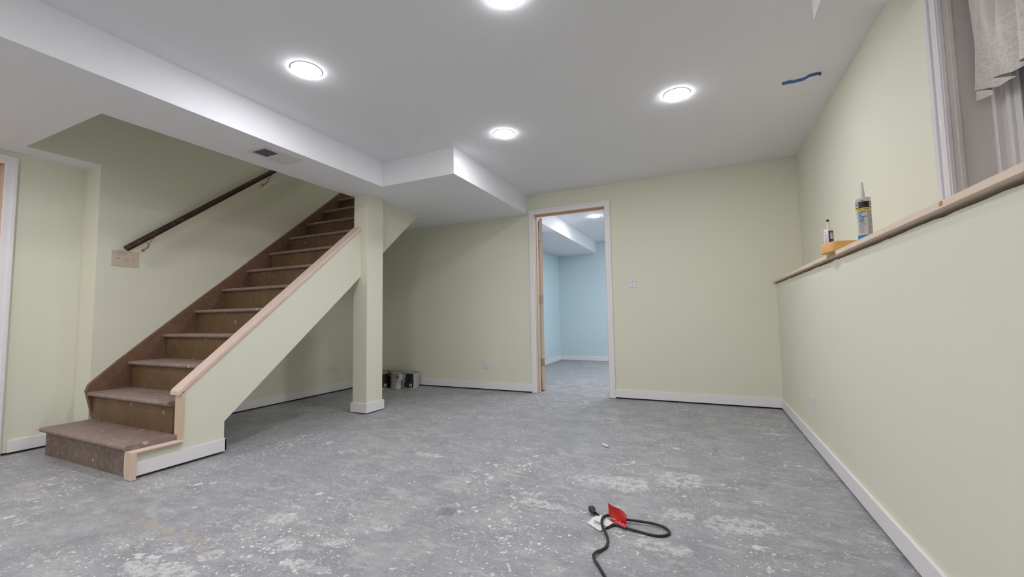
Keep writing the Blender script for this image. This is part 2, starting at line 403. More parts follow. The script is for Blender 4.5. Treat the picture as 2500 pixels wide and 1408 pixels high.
m.box(RU + .012, RU + .022, WY1 - .006, WY1, 1.15, WZ1)
m.build('jamb', JAMBP, wn)
# vinyl frame and two sashes
fx = .918
def ring(m, x0, x1, y0, y1, z0, z1, wdt):
    m.box(x0, x1, y0, y0 + wdt, z0, z1); m.box(x0, x1, y1 - wdt, y1, z0, z1); m.box(x0, x1, y0 + wdt, y1 - wdt, z0, z0 + wdt); m.box(x0, x1, y0 + wdt, y1 - wdt, z1 - wdt, z1)
m = MB(); ring(m, fx, fx + .10, WY0, WY1, 1.15, WZ1, .016); m.build('frame', WHITE, wn, bevel=.002, seg=1)
m = MB(); ring(m, fx + .018, fx + .1, WY0 + .016, WY1 - .016, 1.166, WZ1 - .016, .036); m.build('frame_liner', JAMBP, wn)
ym = (WY0 + WY1) / 2
for y0, y1, x0 in ((ym - .02, WY1 - .05, fx + .010), (WY0 + .05, ym + .02, fx + .045)):
    m = MB(); ring(m, x0, x0 + .028, y0, y1, 1.20, WZ1 - .05, .018); ring(m, x0 + .01, x0 + .026, y0 + .018, y1 - .018, 1.218, WZ1 - .068, .03)
    s = m.build('sash', WHITE, wn, bevel=.0015, seg=1)
    GL = bpy.data.materials.get('window_glass')
    if GL is None:
        GL, t, b = nt('window_glass'); b.inputs['Base Color'].default_value = (.9, .93, .95, 1); b.inputs['Roughness'].default_value = .02; b.inputs['Transmission Weight'].default_value = 1; b.inputs['IOR'].default_value = 1.45
    MB().box(x0 + .014, x0 + .018, y0 + .04, y1 - .04, 1.24, WZ1 - .09).build('pane', GL, s)
# window well outside, at night
st(MB().box(RU + .6, RU + .7, .3, 2.4, .9, 2.3), 'wall_window_well', flat('well_metal', (.2, .2, .21), .6))

# lace valance hanging in the recess
def lace_mat():
    m, t, b = nt('white_lace'); tc = N(t, 'ShaderNodeUVMap').outputs[0]
    b.inputs['Base Color'].default_value = (.78, .74, .70, 1); b.inputs['Roughness'].default_value = .85
    v = N(t, 'ShaderNodeTexVoronoi'); v.inputs['Scale'].default_value = 13; v.feature = 'DISTANCE_TO_EDGE'; t.links.new(tc, v.inputs['Vector'])
    v2 = N(t, 'ShaderNodeTexVoronoi'); v2.inputs['Scale'].default_value = 36; v2.feature = 'DISTANCE_TO_EDGE'; t.links.new(tc, v2.inputs['Vector'])
    sep = N(t, 'ShaderNodeSeparateXYZ'); t.links.new(tc, sep.inputs[0])
    low = fmath(t, 'SUBTRACT', 1.0, ramp(t, sep.outputs[1], .42, .60))
    pat = fmath(t, 'MAXIMUM', fmath(t, 'LESS_THAN', v.outputs[0], .05), fmath(t, 'LESS_THAN', v2.outputs[0], .09))
    a = fmath(t, 'ADD', .84, fmath(t, 'MULTIPLY', pat, .16), clamp=True)
    a = fmath(t, 'ADD', fmath(t, 'MULTIPLY', low, a), fmath(t, 'MULTIPLY', fmath(t, 'SUBTRACT', 1.0, low), .80), clamp=True)
    t.links.new(a, b.inputs['Alpha'])
    n = noise(t, tc, 60, 3); hh = fmath(t, 'ADD', fmath(t, 'MULTIPLY', pat, low), fmath(t, 'MULTIPLY', n.outputs[0], .3)); bump(t, b, hh, .7, .004)
    return m
LACE = lace_mat()
cur = thing('lace_curtain', 'short white lace valance with scalloped hem hanging in the window recess at upper right', 'curtain', (.88, 1.35, 1.56))
NY, NZ = 220, 40; vs = []; fs = []
for i in range(NY + 1):
    u = i / NY; y = 1.882 - u * 1.1
    ph = u * 2 * math.pi * 11 + 1.2 * math.sin(u * 9)
    for j in range(NZ + 1):
        v = j / NZ; amp = .006 + .022 * (1 - v)
        zb = 1.563 + .022 * abs(math.sin(u * 38)) - .018 * math.sin(ph * .5) ** 2
        z = zb + (1.972 - zb) * v
        x = .868 + amp * math.sin(ph) + .006 * math.sin(ph * 2.3 + 4 * v); yo = .012 * (1 - v) * math.cos(ph * 1.1)
        vs.append((x, min(y + yo, 1.922), z))
for i in range(NY):
    for j in range(NZ): a = i * (NZ + 1) + j; fs.append((a, a + NZ + 1, a + NZ + 2, a + 1))
m = MB(); m.add(vs, fs); c = m.build('curtain_cloth', LACE, cur, smooth=True, fix=False)
uv = c.data.uv_layers.new(name='UVMap')
for lp in c.data.loops:
    i, j = divmod(lp.vertex_index, NZ + 1); uv.data[lp.index].uv = (i / NY * 5.2, j / NZ)
MB().tube([(.872, .752, 1.955), (.872, 1.923, 1.955)], .007, 12).build('curtain_rod', WHITE, cur, smooth=True)

# ------------------------------------------------------------ board on the foundation wall
led = thing('ledge_board', 'long raw pine board capping the low right wall below the window, its front edge notched', 'ledge', (.70, 1, 1.131))
x0 = .584
pts = [(RU, YB), (RU, D), (x0, D), (x0, 4.13), (x0 + .006, 4.128), (x0 + .006, 4.122), (x0, 4.12), (x0, 3.60), (x0 + .006, 3.598), (x0 + .006, 3.590), (x0 - .001, 3.588),
       (x0 - .001, 2.585), (x0 + .016, 2.583), (x0 + .015, 2.43), (x0 - .002, 2.424), (x0 - .002, 1.49), (x0 - .003, YB)]
m = MB(); m.prism(pts, 1.1315, 1.150, 'z'); b_ = m.build('board', PINE_L, led)
m = MB(); m.box(RU, .918, WY0, WY1, 1.1315, 1.1495); m.build('sill_return', PINE_L, led)
m = MB(); m.prism([(x0 - .001, 1.472), (x0 - .0032, 1.462), (x0 - .0032, 1.452), (x0 - .001, 1.445)], 1.137, 1.1485, 'z'); m.build('knot', flat('amber_resin', (.50, .27, .10), .3), led)

# ------------------------------------------------------------ column
colm = thing('support_column', 'square boxed column painted pale green beside the staircase, wrapped in white base trim', 'column', (-2.9035, 3.03, 0))
X0, X1, Y0, Y1 = -2.988, -2.819, 2.929, 3.134
MB().box(X0, X1, Y0, Y1, .012, S).build('shaft', WALL, colm, bevel=.0015, seg=1)
MB().box(-2.93, -2.88, 3.0, 3.06, 0, .012).build('post_foot', DARK, colm)
m = MB(); m.box(X0 - BT, X1 + BT, Y0 - BT, Y0, .011, BZ1); m.box(X0 - BT, X1 + BT, Y1, Y1 + BT, .011, BZ1); m.box(X0 - BT, X0, Y0, Y1, .011, BZ1); m.box(X1, X1 + BT, Y0, Y1, .011, BZ1)
m.build('base_trim', TRIM, colm)

# ------------------------------------------------------------ staircase
yn, run, zn, rise = 1.2295, .2211, .1819, .1953
SX0, SX1 = L + .035, -2.985
stair = thing('staircase', 'worn brown painted wooden staircase rising along the left wall into a dark stairwell', 'staircase', (-3.5, 1.25, 0))
def tread_mb(x0, x1, yf, yb, zt):
    th = .028; r = th / 2; pr = []
    for k in range(7): a = math.pi / 2 + math.pi * k / 6; pr.append((yf + r + r * math.cos(a), zt - r + r * math.sin(a)))
    pr += [(yb, zt - th), (yb, zt)]
    return MB().prism(pr, x0, x1, 'x')
for k in range(12):
    zt = zn + k * rise; yf = yn + k * run; ry = yf + .032
    xl, xr = (SX0 + .0015, SX1 - .0015)
    if k == 0: xl, xr = -4.012, -2.932
    tr = tread_mb(xl, xr if k != 1 else -2.9885, yf, ry + run + .004, zt).build('tread', TREAD, stair, smooth=True)
    zb = zt - rise if k else .0
    a, b = (-4.0, -2.962) if k == 0 else (SX0 + .0015, SX1 - .0015)
    MB().box(a, b, ry, ry + .018, zb if k == 0 else zb + .0005, zt - .0285).build('riser', RISER if k else RISER0, stair)
MB().box(SX0 + .0015, SX1 - .0015, yn + 12 * run + .032, yn + 12 * run + .05, zn + 11 * rise, zn + 12 * rise).build('riser', RISER, stair)
# wall stringer with its cut lower end
sl = .8835
def zs(y): return .405 + sl * (y - 1.463) + .02
pts = [(1.490, .19), (1.447, .385), (1.462, .43), (1.62, zs(1.62) + .02)]
for i in range(1, 12): y = 1.62 + i * .2; pts.append((y, zs(y) + .02 + random.uniform(-.004, .004)))
pts += [(4.0, zs(4.0)), (4.0, zs(4.0) - .5), (1.75, .21)]
MB().prism(pts, L, SX0, 'x').build('stringer', STRING, stair)

# ------------------------------------------------------------ half wall beside the stair
kw = thing('half_wall', 'pale green sloping half wall beside the stairs, capped with raw pine', 'half wall', (-2.94, 1.6, 0))
KX0, KX1 = -2.985, -2.905
def zl(y): return .2052 + sl * (y - 1.742)      # lower slanted edge
def zc(y): return .4278 + .8815 * (y - 1.478)         # under the cap
pts = [(1.255, 0.014), (1.255, .146), (1.494, .146), (1.494, zc(1.494)), (2.929, zc(2.929)), (2.929, zl(2.929)), (1.742, .2052), (1.742, .014)]
MB().prism(pts, KX0, KX1, 'x').build('panel', WALL, kw)
# upper part, past the column
pts = [(3.134, zl(3.134)), (3.815, S), (3.134, S)]
MB().prism(pts, KX0, KX1, 'x').build('panel', WALL, kw)
# sloping drywall under the flight and its short end
m = MB(); m.prism([(1.742, .2052), (3.815, S), (3.815, S - .001), (3.80, S), (1.755, .2332)][:3] + [(3.79, S), (1.742, .2265)], L, KX0, 'x')
m.box(L, KX0, 1.728, 1.742, .0005, .2265); m.build('underside', WALL, kw)
# cap, posts and strips
cx0, cx1 = -2.990, -2.898
def slab_along(y0, y1, off, th): return [(y0, zc(y0) + off), (y0, zc(y0) + off + th), (y1, zc(y1) + off + th), (y1, zc(y1) + off)]
m = MB(); m.prism([(1.468, zc(1.468)), (1.468, zc(1.468) + .021), (1.474, zc(1.474) + .0275), (2.9285, zc(2.9285) + .0275), (2.9285, zc(2.9285))], cx0, cx1 + .004, 'x'); m.build('cap', PINE_Y, kw, bevel=.0015, seg=1)
m = MB(); m.prism([(1.50, zc(1.5) - .018), (1.50, zc(1.5)), (2.928, zc(2.928)), (2.928, zc(2.928) - .018)], KX1, KX1 + .004, 'x'); m.build('cove_strip', PINE_Y, kw)
m = MB(); m.box(-2.960, -2.893, 1.482, 1.494, .146, zc(1.482)); m.box(-2.925, -2.893, 1.494, 1.500, .1465, zc(1.5) - .01); m.build('end_post', PINE_Z, kw)
m = MB(); m.box(-2.932, -2.868, 1.240, 1.497, .1465, .153); m.box(KX1, -2.890, 1.255, 1.494, .128, .1465); m.build('step_strip', PINE_Y, kw)
m = MB(); m.box(-2.944, -2.868, 1.240, 1.255, .003, .1465); m.box(KX1, -2.868, 1.255, 1.262, .003, .1465); m.build('end_post', PINE_Z, kw)
MB().box(KX1, KX1 + BT, 1.262, 1.754, BZ0, BZ1).build('base_trim', TRIM, kw, bevel=.0015, seg=1)
MB().box(KX0, KX1 + BT, 1.742, 1.754, BZ0, BZ1 - .001).build('base_trim', TRIM, kw)

# ------------------------------------------------------------ handrail
hr = thing('handrail', 'dark brown round wooden handrail on brass brackets above the stairs', 'handrail', (L + .08, 1.62, 1.43))
def rz(y): return 1.437 + .831 * (y - 1.630)
ax = L + .085
ptsr = [(ax, 1.612 + i * .2, rz(1.612 + i * .2)) for i in range(12)]
MB().tube(ptsr, .0225, 20).build('rail', RAILM, hr, smooth=True)
for y in (1.752, 2.722, 3.60):
    z = rz(y)
    m = MB(); pl = [(L + .003, y - .004, z - .104), (L + .028, y - .002, z - .102), (ax - .012, y, z - .085), (ax, y, z - .055)]; m.tube(pl, .0055, 8)
    m.tube([(ax, y, z - .060), (ax, y - .022, z - .040), (ax, y - .030, z - .046)], .004, 8)
    m.tube([(ax, y, z - .060), (ax, y + .020, z - .020), (ax, y + .034, z - .0005)], .004, 8)
    m.lathe([(.011, 0), (.011, .004), (.008, .007)], 16, (0, 0, 0))
    nv = 16 * 3
    for i in range(len(m.v) - nv, len(m.v)): a, b, c_ = m.v[i]; m.v[i] = (L + c_, y - .004 + a, z - .104 + b)
    m.build('bracket', BRASS, hr, smooth=True)

# ------------------------------------------------------------ lamps in the ceilings
lamp = thing('recessed_light', 'x', 'ceiling light', (0, 0, 0), 'recessed ceiling lights')
ring_p = [(.0745, 0), (.0745, -.003), (.078, -.0035), (.081, -.001), (.081, 0)]
MB().lathe(ring_p, 64, cap=False).build('trim_ring', WHITE, lamp, smooth=True)
MB().lathe([(.0735, 0), (.0735, -.0042), (.0715, -.0068), (.06, -.0088), (.03, -.0102), (.001, -.0107)], 64, cap=True).build('lens', LENS, lamp, smooth=True)
LP = [(-1.9595, 1.5609, C, 'round recessed ceiling light nearest the long soffit above the stairs'), (-1.3283, 2.7917, C, 'round recessed ceiling light beside the projecting corner of the soffit'),
      (-.0954, 2.7745, C, 'round recessed ceiling light nearest the blue tape on the ceiling'), (-.7205, 1.545, C, 'round recessed ceiling light cut off by the top edge of the photo'),
      (-1.3241, 5.6804, 2.24, 'round recessed ceiling light in the blue room, seen through the doorway'),  # all lamps after this are unseen, added to even out the light
      (-1.33, .05, C, 'round recessed fill light added above the near floor, out of view'), (-3.4, .42, S, 'round recessed fill light added in the low ceiling beside the left door, out of view'),
      (-1.96, -1.2, C, 'round recessed fill light added out of view behind the camera on the soffit side'), (-.72, -1.2, C, 'round recessed fill light added out of view behind the camera on the window side'),
      (.0, 5.6804, 2.24, 'round recessed fill light added in the blue room, hidden behind the wall'),  # added to brighten the blue room, as are the next three
      (-.85, 4.95, 2.24, 'round recessed fill light added in the blue room just inside the wall, out of view'), (.35, 6.95, 2.24, 'round recessed fill light added in the far right of the blue room, out of view'), (-.5, 6.95, 2.24, 'round recessed fill light added in the far part of the blue room, out of view'),
      (-3.4, -.75, S, 'round recessed fill light added out of view in the low ceiling left of the camera'), (-3.5, 3.75, TOP, 'round recessed fill light added high above the stairs, hidden by the soffit'), (-3.4, -1.7, S, 'round recessed fill light added out of view in the low ceiling far behind the camera')]  # unseen fill; the one above the stairs is added to lift the shaft wall
for i, (x, y, z, lb) in enumerate(LP):
    o = lamp if i == 0 else copy_tree(lamp)
    o.location = (x, y, z); o['label'] = lb

# ------------------------------------------------------------ air register in the soffit
rg = thing('air_register', 'white metal air register set in the soffit underside, one half open and dark', 'vent', (-2.735, 1.935, S))
gx0, gx1, gy0, gy1 = -2.832, -2.640, 1.785, 2.078
m = MB(); a = .034
m.box(gx0, gx1, gy0, gy0 + .026, S - .005, S - .0003); m.box(gx0, gx1, gy1 - .016, gy1, S - .005, S - .0003); m.box(gx0, gx0 + a, gy0 + .026, gy1 - .016, S - .005, S - .0003); m.box(gx1 - .026, gx1, gy0 + .026, gy1 - .016, S - .005, S - .0003)
m.box(gx0 + a, gx1 - .026, 1.918, 1.932, S - .005, S - .0003)
m.build('frame', WHITE, rg, bevel=.001, seg=1)
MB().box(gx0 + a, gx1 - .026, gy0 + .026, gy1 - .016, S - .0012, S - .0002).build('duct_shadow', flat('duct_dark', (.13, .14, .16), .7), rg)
SL = flat('register_slat', (.60, .60, .62), .4)
for half in (0, 1):
    for i in range(9 if half == 0 else 9):
        y0 = (gy0 + .028 + i * .0118) if half == 0 else (1.934 + i * .0142)
        m = MB(); dy = .005 if half == 0 else -.0105; 
        m.add([(gx0 + a + .001, y0 + (0 if half == 0 else .0125), S - .0042), (gx1 - .027, y0 + (0 if half == 0 else .0125), S - .0042), (gx1 - .027, y0 + dy + (0 if half == 0 else .0125), S - .0015), (gx0 + a + .001, y0 + dy + (0 if half == 0 else .0125), S - .0015),
               (gx0 + a + .001, y0 + (0 if half == 0 else .0125), S - .0036), (gx1 - .027, y0 + (0 if half == 0 else .0125), S - .0036), (gx1 - .027, y0 + dy + (0 if half == 0 else .0125), S - .0013), (gx0 + a + .001, y0 + dy + (0 if half == 0 else .0125), S - .0013)],
              [(0,1,2,3),(7,6,5,4),(0,4,5,1),(1,5,6,2),(2,6,7,3),(3,7,4,0)])
        m.build('slat', SL if half == 0 else WHITE, rg)

# ------------------------------------------------------------ switches and outlets (built facing -y at the origin, x across, z up)
def place(o, loc, rot): o.location = loc; o.rotation_euler = (0, 0, rot)
def plate(m, w_, h_): m.box(-w_/2, w_/2, -.006, -.0003, -h_/2, h_/2)
def outlet(label, loc, rot):
    o = thing('wall_outlet', label, 'outlet', (0,0,0), 'power outlets')
    m = MB(); plate(m, .115, .072); m.build('cover_plate', WHITE, o, bevel=.002, seg=2)
    for sx in (-.0195, .0195):
        m = MB(); pr = []
        for k in range(24):
            a_ = 2*math.pi*k/24; x = .0165*math.cos(a_); z = .0145*math.sin(a_); x = max(-.0135, min(.0135, x)); pr.append((sx + x, z))
        m.prism(pr, -.0078, -.0055, 'y'); f_ = m.build('receptacle', WHITE, o)
        m = MB(); m.box(sx - .0075, sx + .0005, -.0081, -.0077, .0045, .0065); m.box(sx - .0065, sx + .0005, -.0081, -.0077, -.0065, -.0045)
        m.lathe([(.0022, 0), (.0022, .0004)], 10, (0,0,0)); n0 = len(m.v) - 20
        for i in range(n0, len(m.v)): a, b, c_ = m.v[i]; m.v[i] = (sx + .0065 + a, -.0081 + c_, b)
        m.build('slot', DARK, f_)
    m = MB(); m.box(-.0025, .0025, -.0066, -.0059, -.0025, .0025); m.build('screw', STEEL, o, bevel=.0008)
    place(o, loc, rot); return o
outlet('white horizontal outlet on the back wall left of the doorway', (-2.358, D, .287), 0)
outlet('white horizontal outlet on the wall under the stairs, left of the column', (L, 3.660, .272), math.pi/2)
outlet('white horizontal outlet low on the right wall beneath the pine ledge', (R, 3.238, .296), -math.pi/2)
def switch(name, label, n_, w_, h_, mat, loc, rot, grp):
    o = thing(name, label, 'light switch', (0,0,0), grp)
    m = MB(); plate(m, w_, h_); m.build('cover_plate', mat, o, bevel=.002, seg=2)
    for i in range(n_):
        x = (i - (n_ - 1) / 2) * .046
        m = MB(); m.box(x - .0055, x + .0055, -.0065, -.0055, -.0125, .0125); sl_ = m.build('slot', BEIGE if mat is BEIGE else WHITE, o)
        up = (i % 2 == 0)
        m = MB(); m.add([(x-.0042,-.006,-.006),(x+.0042,-.006,-.006),(x+.0042,-.006,.006),(x-.0042,-.006,.006),(x-.0035,-.0155,.002 if up else -.009),(x+.0035,-.0155,.002 if up else -.009),(x+.0035,-.0155,.009 if up else -.002),(x-.0035,-.0155,.009 if up else -.002)],
                        [(3,2,1,0),(4,5,6,7),(0,1,5,4),(1,2,6,5),(2,3,7,6),(3,0,4,7)]); m.build('toggle', mat, o)
        for z in (-.030, .030):
            m = MB(); m.lathe([(.0028, 0), (.0028, .0012), (.002, .0016)], 12, (0,0,0))
            for q in range(len(m.v)): a, b, c_ = m.v[q]; m.v[q] = (x + a, -.006 - c_, z + b)
            m.build('screw', SCREW if mat is BEIGE else STEEL, o)
    place(o, loc, rot); return o
switch('light_switch', 'beige triple toggle switch plate under the lower end of the handrail', 3, .163, .118, BEIGE, (L, 1.642, 1.355), math.pi/2, None)
switch('light_switch', 'white single toggle switch on the wall right of the doorway', 1, .072, .117, WHITE, (-.652, D, 1.200), 0, None)

# ------------------------------------------------------------ blue tape and blank plate on the ceiling
bp = MB(); pr = [(.546, 2.977), (.546, 2.856), (.618, 2.858), (.618, 2.979)]
bp = bp.prism(pr, C - .004, C - .0002, 'z').build('blank_plate', CEIL, None, bevel=.0005)
tag(bp, 'thin blank ceiling patch held up behind the blue tape', 'plate')
tp = thing('tape_strip', 'strip of blue painter tape stuck to the ceiling, its right end peeling down', 'tape', (.59, 2.92, C))
TAPE = flat('blue_tape', (.045, .13, .42), .6)
cl = [(.498, 2.934), (.546, 2.925), (.553, 2.930), (.606, 2.922), (.618, 2.910), (.632, 2.902), (.674, 2.897)]
vs = []; hw = .019
for i, (x, y) in enumerate(cl):
    zz = C - (.0055 if .546 <= x <= .619 else .0012); vs += [(x - .002, y - hw, zz), (x + .002, y + hw, zz), (x - .002, y - hw, zz + .0004), (x + .002, y + hw, zz + .0004)]
fs = []
for i in range(len(cl) - 1):
    a = i * 4; b = a + 4; fs += [(a, a+1, b+1, b), (a+2, b+2, b+3, a+3), (a, b, b+2, a+2), (a+1, a+3, b+3, b+1)]
m = MB(); m.add(vs, fs); m.build('tape', TAPE, tp)
vs = []; fs = []; nn = 9
for i in range(nn):
    a_ = i / (nn - 1); th = a_ * 2.2; x = .674 + .012 * math.sin(th); y = 2.900 - .004 * a_; z = C - .002 - .014 * (1 - math.cos(th)); x -= .010 * max(0, a_ - .5)
    h2 = hw * (1 - .5 * a_)
    vs += [(x, y - h2, z), (x, y + h2, z), (x + .0004, y - h2, z + .0003), (x + .0004, y + h2, z + .0003)]
for i in range(nn - 1):
    a = i * 4; b = a + 4; fs += [(a, a+1, b+1, b), (a+2, b+2, b+3, a+3), (a, b, b+2, a+2), (a+1, a+3, b+3, b+1)]
m = MB(); m.add(vs, fs); m.build('peeled_end', flat('tape_back', (.05, .06, .10), .6), tp, smooth=True)

# ------------------------------------------------------------ text helper
def text_mesh(body, size, bold=0.0):
    cu = bpy.data.curves.new('t', 'FONT'); cu.body = body; cu.size = size; cu.offset = bold; cu.align_x = 'CENTER'; cu.align_y = 'CENTER'; cu.resolution_u = 3
    o = bpy.data.objects.new('t', cu); COL.objects.link(o); dg = bpy.context.evaluated_depsgraph_get()
    me = bpy.data.meshes.new_from_object(o.evaluated_get(dg)); vs = [tuple(v.co) for v in me.vertices]; fs = [tuple(p.vertices) for p in me.polygons]
    bpy.data.objects.remove(o, do_unlink=True); bpy.data.meshes.remove(me); return vs, fs
def wrap(m, vs, fs, c, r, a0, z0, rot=0, width=None, height=None):
    """bend flat text round an upright cylinder; a0 = angle of its middle"""
    if width: 
        xs = [v[0] for v in vs]; k = width / (max(xs) - min(xs)); vs = [(v[0] * k, v[1], 0) for v in vs]
    if height:
        ys = [v[1] for v in vs]; k = height / (max(ys) - min(ys)); vs = [(v[0], v[1] * k, 0) for v in vs]
    o = []
    for x, y, _ in vs:
        if rot: x, y = (-y, x) if rot > 0 else (y, -x)
        a_ = a0 + x / r; o.append((c[0] + r * math.cos(a_), c[1] + r * math.sin(a_), z0 + y))
    m.add(o, fs)
def patch(m, c, r, a0, a1, z0, z1, n_=14):
    vs = []; 
    for i in range(n_ + 1):
        a_ = a0 + (a1 - a0) * i / n_; vs += [(c[0] + r*math.cos(a_), c[1] + r*math.sin(a_), z0), (c[0] + r*math.cos(a_), c[1] + r*math.sin(a_), z1)]
    m.add(vs, [(2*i, 2*i+2, 2*i+3, 2*i+1) for i in range(n_)])
INK = flat('ink_black', (.015, .015, .017), .4); YEL = flat('label_yellow', (.75, .62, .03), .4); BLU = flat('label_blue', (.02, .25, .50), .4); GRY = flat('label_grey', (.30, .31, .31), .5)
PUR = flat('label_purple', (.09, .025, .12), .4); TUBEW = flat('tube_white', (.74, .72, .70), .35); LBLW = flat('label_white', (.80, .80, .80), .4)

# big sealant cartridge
bc = (.618, 2.143, 1.150); zt0 = 1.150
ck = thing('caulk_tube', 'tall white caulk cartridge with black and yellow bands on the pine ledge', 'caulk tube', bc)
r = .0245; hb = .177
MB().lathe([(r - .002, 0), (r, .002), (r, hb - .010), (r + .0008, hb - .009), (r + .0008, hb - .002), (r - .001, hb), (.010, hb + .002), (.0095, hb + .004)], 40, bc).build('body', TUBEW, ck, smooth=True)
MB().lathe([(.0078, hb + .0045), (.0075, hb + .02), (.0042, hb + .062), (.0036, hb + .066)], 20, bc).build('nozzle', TUBEW, ck, smooth=True)
va = math.atan2(-bc[1], -bc[0])        # towards the middle of the room
rl = r + .0004; c3 = bc[:3]
def Z(t): return zt0 + t
m = MB(); patch(m, c3, rl, 0, 2*math.pi, Z(.134), Z(.159), 48); bnd = m.build('brand_band', INK, ck, smooth=True)
m = MB(); patch(m, c3, rl, 0, 2*math.pi, Z(.124), Z(.1335), 48); m.build('yellow_band', YEL, ck, smooth=True)
for da in (-.98, 1.18):
    m = MB(); patch(m, c3, rl + .0003, va + da - .34, va + da + .34, Z(.138), Z(.156), 8); lg = m.build('logo_panel', LBLW, ck)
    m = MB(); v_, f_ = text_mesh('DAP', .016, .0006); wrap(m, v_, f_, c3, rl + .0006, va + da, Z(.147), width=.0145, height=.011); m.build('lettering', INK, lg)
m = MB()
v_, f_ = text_mesh('PREMIUM', .004, .0001); wrap(m, v_, f_, c3, rl + .0002, va - .15, Z(.163), width=.014, height=.0025)
for da in (-.55, .35):
    v_, f_ = text_mesh('PAINTABLE', .004, .0001); wrap(m, v_, f_, c3, rl + .0003, va + da, Z(.1288), width=.017, height=.003)
v_, f_ = text_mesh('ALL PURPOSE', .006, .0002); wrap(m, v_, f_, c3, rl + .0002, va - .28, Z(.118), width=.026, height=.0045)
v_, f_ = text_mesh('SILICONE', .006, .0002); wrap(m, v_, f_, c3, rl + .0002, va + .0, Z(.0965), width=.016, height=.005)
for i in range(14):
    z = Z(.073 - i * .0033); wd = random.choice((.016, .022, .026)); patch(m, c3, rl + .0002, va - .80, va - .80 + wd / r, z, z + .0008, 6)
m.build('dark_lettering', INK, ck)
m = MB()
for txt, z, wd, hh in (('ACRYLIC', .1115, .017, .0048), ('LATEX', .1050, .012, .0048), ('CAULK', .0985, .014, .0048), ('PLUS', .0920, .020, .0050), ('ALEX', .0815, .021, .0125)):
    v_, f_ = text_mesh(txt, .008, .0004); wrap(m, v_, f_, c3, rl + .0002, va - .80 + wd / 2 / r, Z(z), width=wd, height=hh)
m.build('blue_print', BLU, ck)
m = MB(); patch(m, c3, rl, va - 1.2, va + .50, Z(.006), Z(.022), 20); m.build('blue_band', BLU, ck)
m = MB(); patch(m, c3, rl, va + .52, va + 1.25, Z(.012), Z(.122), 12)
m.build('fine_print_panel', GRY, ck)
m = MB()
for i in range(34):
    z = Z(.0135 + i * .0032); patch(m, c3, rl + .0003, va + .56, va + random.uniform(1.0, 1.22), z, z + .0013, 8)
m.build('fine_print', LBLW, ck)

# small tube
sc_ = (.622, 2.690, 1.150)
tb = thing('sealant_tube', 'small white sealant tube with purple label and black tip, behind the orange sponge', 'sealant tube', sc_)
r = .0205; hb = .146
MB().lathe([(r - .001, 0), (r, .002), (r, hb - .004), (r - .002, hb), (.009, hb + .001), (.0075, hb + .003)], 36, sc_).build('body', TUBEW, tb, smooth=True)
MB().lathe([(.0068, hb + .0035), (.0064, hb + .018), (.0055, hb + .042)], 18, sc_).build('nozzle', TUBEW, tb, smooth=True)
MB().lathe([(.0056, hb + .0425), (.0066, hb + .044), (.006, hb + .053), (.003, hb + .055)], 18, sc_).build('nozzle_tip', BLACKR, tb, smooth=True)
va = math.atan2(-sc_[1], -sc_[0]); rl = r + .0004
m = MB(); patch(m, sc_, rl, va + .0, va + 1.25, 1.150 + .055, 1.150 + .137, 14); pl_ = m.build('purple_label', PUR, tb)
m = MB(); v_, f_ = text_mesh('850', .02, .0008); wrap(m, v_, f_, sc_, rl + .0003, va + .62, 1.150 + .110, rot=1, width=.034, height=.012); m.build('label_number', LBLW, pl_)
m = MB()
for k in range(9):
    z = 1.150 + .064 + k * .0082; patch(m, sc_, rl, va - 1.0, va - 1.0 + random.uniform(.35, .8), z, z + .0022, 5)
m.build('side_print', flat('print_lilac', (.32, .30, .42), .5), tb)

# sponge
def sponge_mat():
    m, t, b = nt('orange_sponge'); p = pos(t)
    v = N(t, 'ShaderNodeTexVoronoi'); v.inputs['Scale'].default_value = 420; t.links.new(p, v.inputs['Vector'])
    n = noise(t, p, 160, 4)
    t.links.new(mixc(t, ramp(t, n.outputs[0], .35, .65), (.90, .54, .21), (.82, .44, .14)), b.inputs['Base Color']); b.inputs['Roughness'].default_value = .95
    hh = fmath(t, 'ADD', ramp(t, v.outputs[0], .1, .6), n.outputs[0]); bump(t, b, hh, .5, .002); return m
sp = bmesh.new()
bmesh.ops.create_cube(sp, size=1)
for v in sp.verts: v.co = Vector((v.co.x * .125, v.co.y * .150, v.co.z * .048))
bmesh.ops.bevel(sp, geom=[e for e in sp.edges if abs(e.verts[0].co.z - e.verts[1].co.z) > .01], offset=.022, segments=5, affect='EDGES', profile=.5)
bmesh.ops.bevel(sp, geom=[e for e in sp.edges if abs(e.verts[0].co.z - e.verts[1].co.z) < .001 and e.calc_face_angle(0) > .8], offset=.004, segments=2, affect='EDGES', profile=.5)
bmesh.ops.triangulate(sp, faces=[f for f in sp.faces if len(f.verts) > 4])
bmesh.ops.subdivide_edges(sp, edges=[e for e in sp.edges if e.calc_length() > .012], cuts=3, use_grid_fill=True)
for v in sp.verts:
    v.co += Vector((random.uniform(-1, 1), random.uniform(-1, 1), random.uniform(-.4, .4))) * .0005
zmin = min(v.co.z for v in sp.verts)
for v in sp.verts: v.co.z -= zmin
me = bpy.data.meshes.new('sponge'); sp.to_mesh(me); sp.free()
so = fin('sponge', me, sponge_mat(), None, True); so.location = (.626, 2.512, 1.1503); so.rotation_euler = (0, 0, math.radians(9))
tag(so, 'orange rectangular grouting sponge overhanging the edge of the pine ledge', 'sponge')

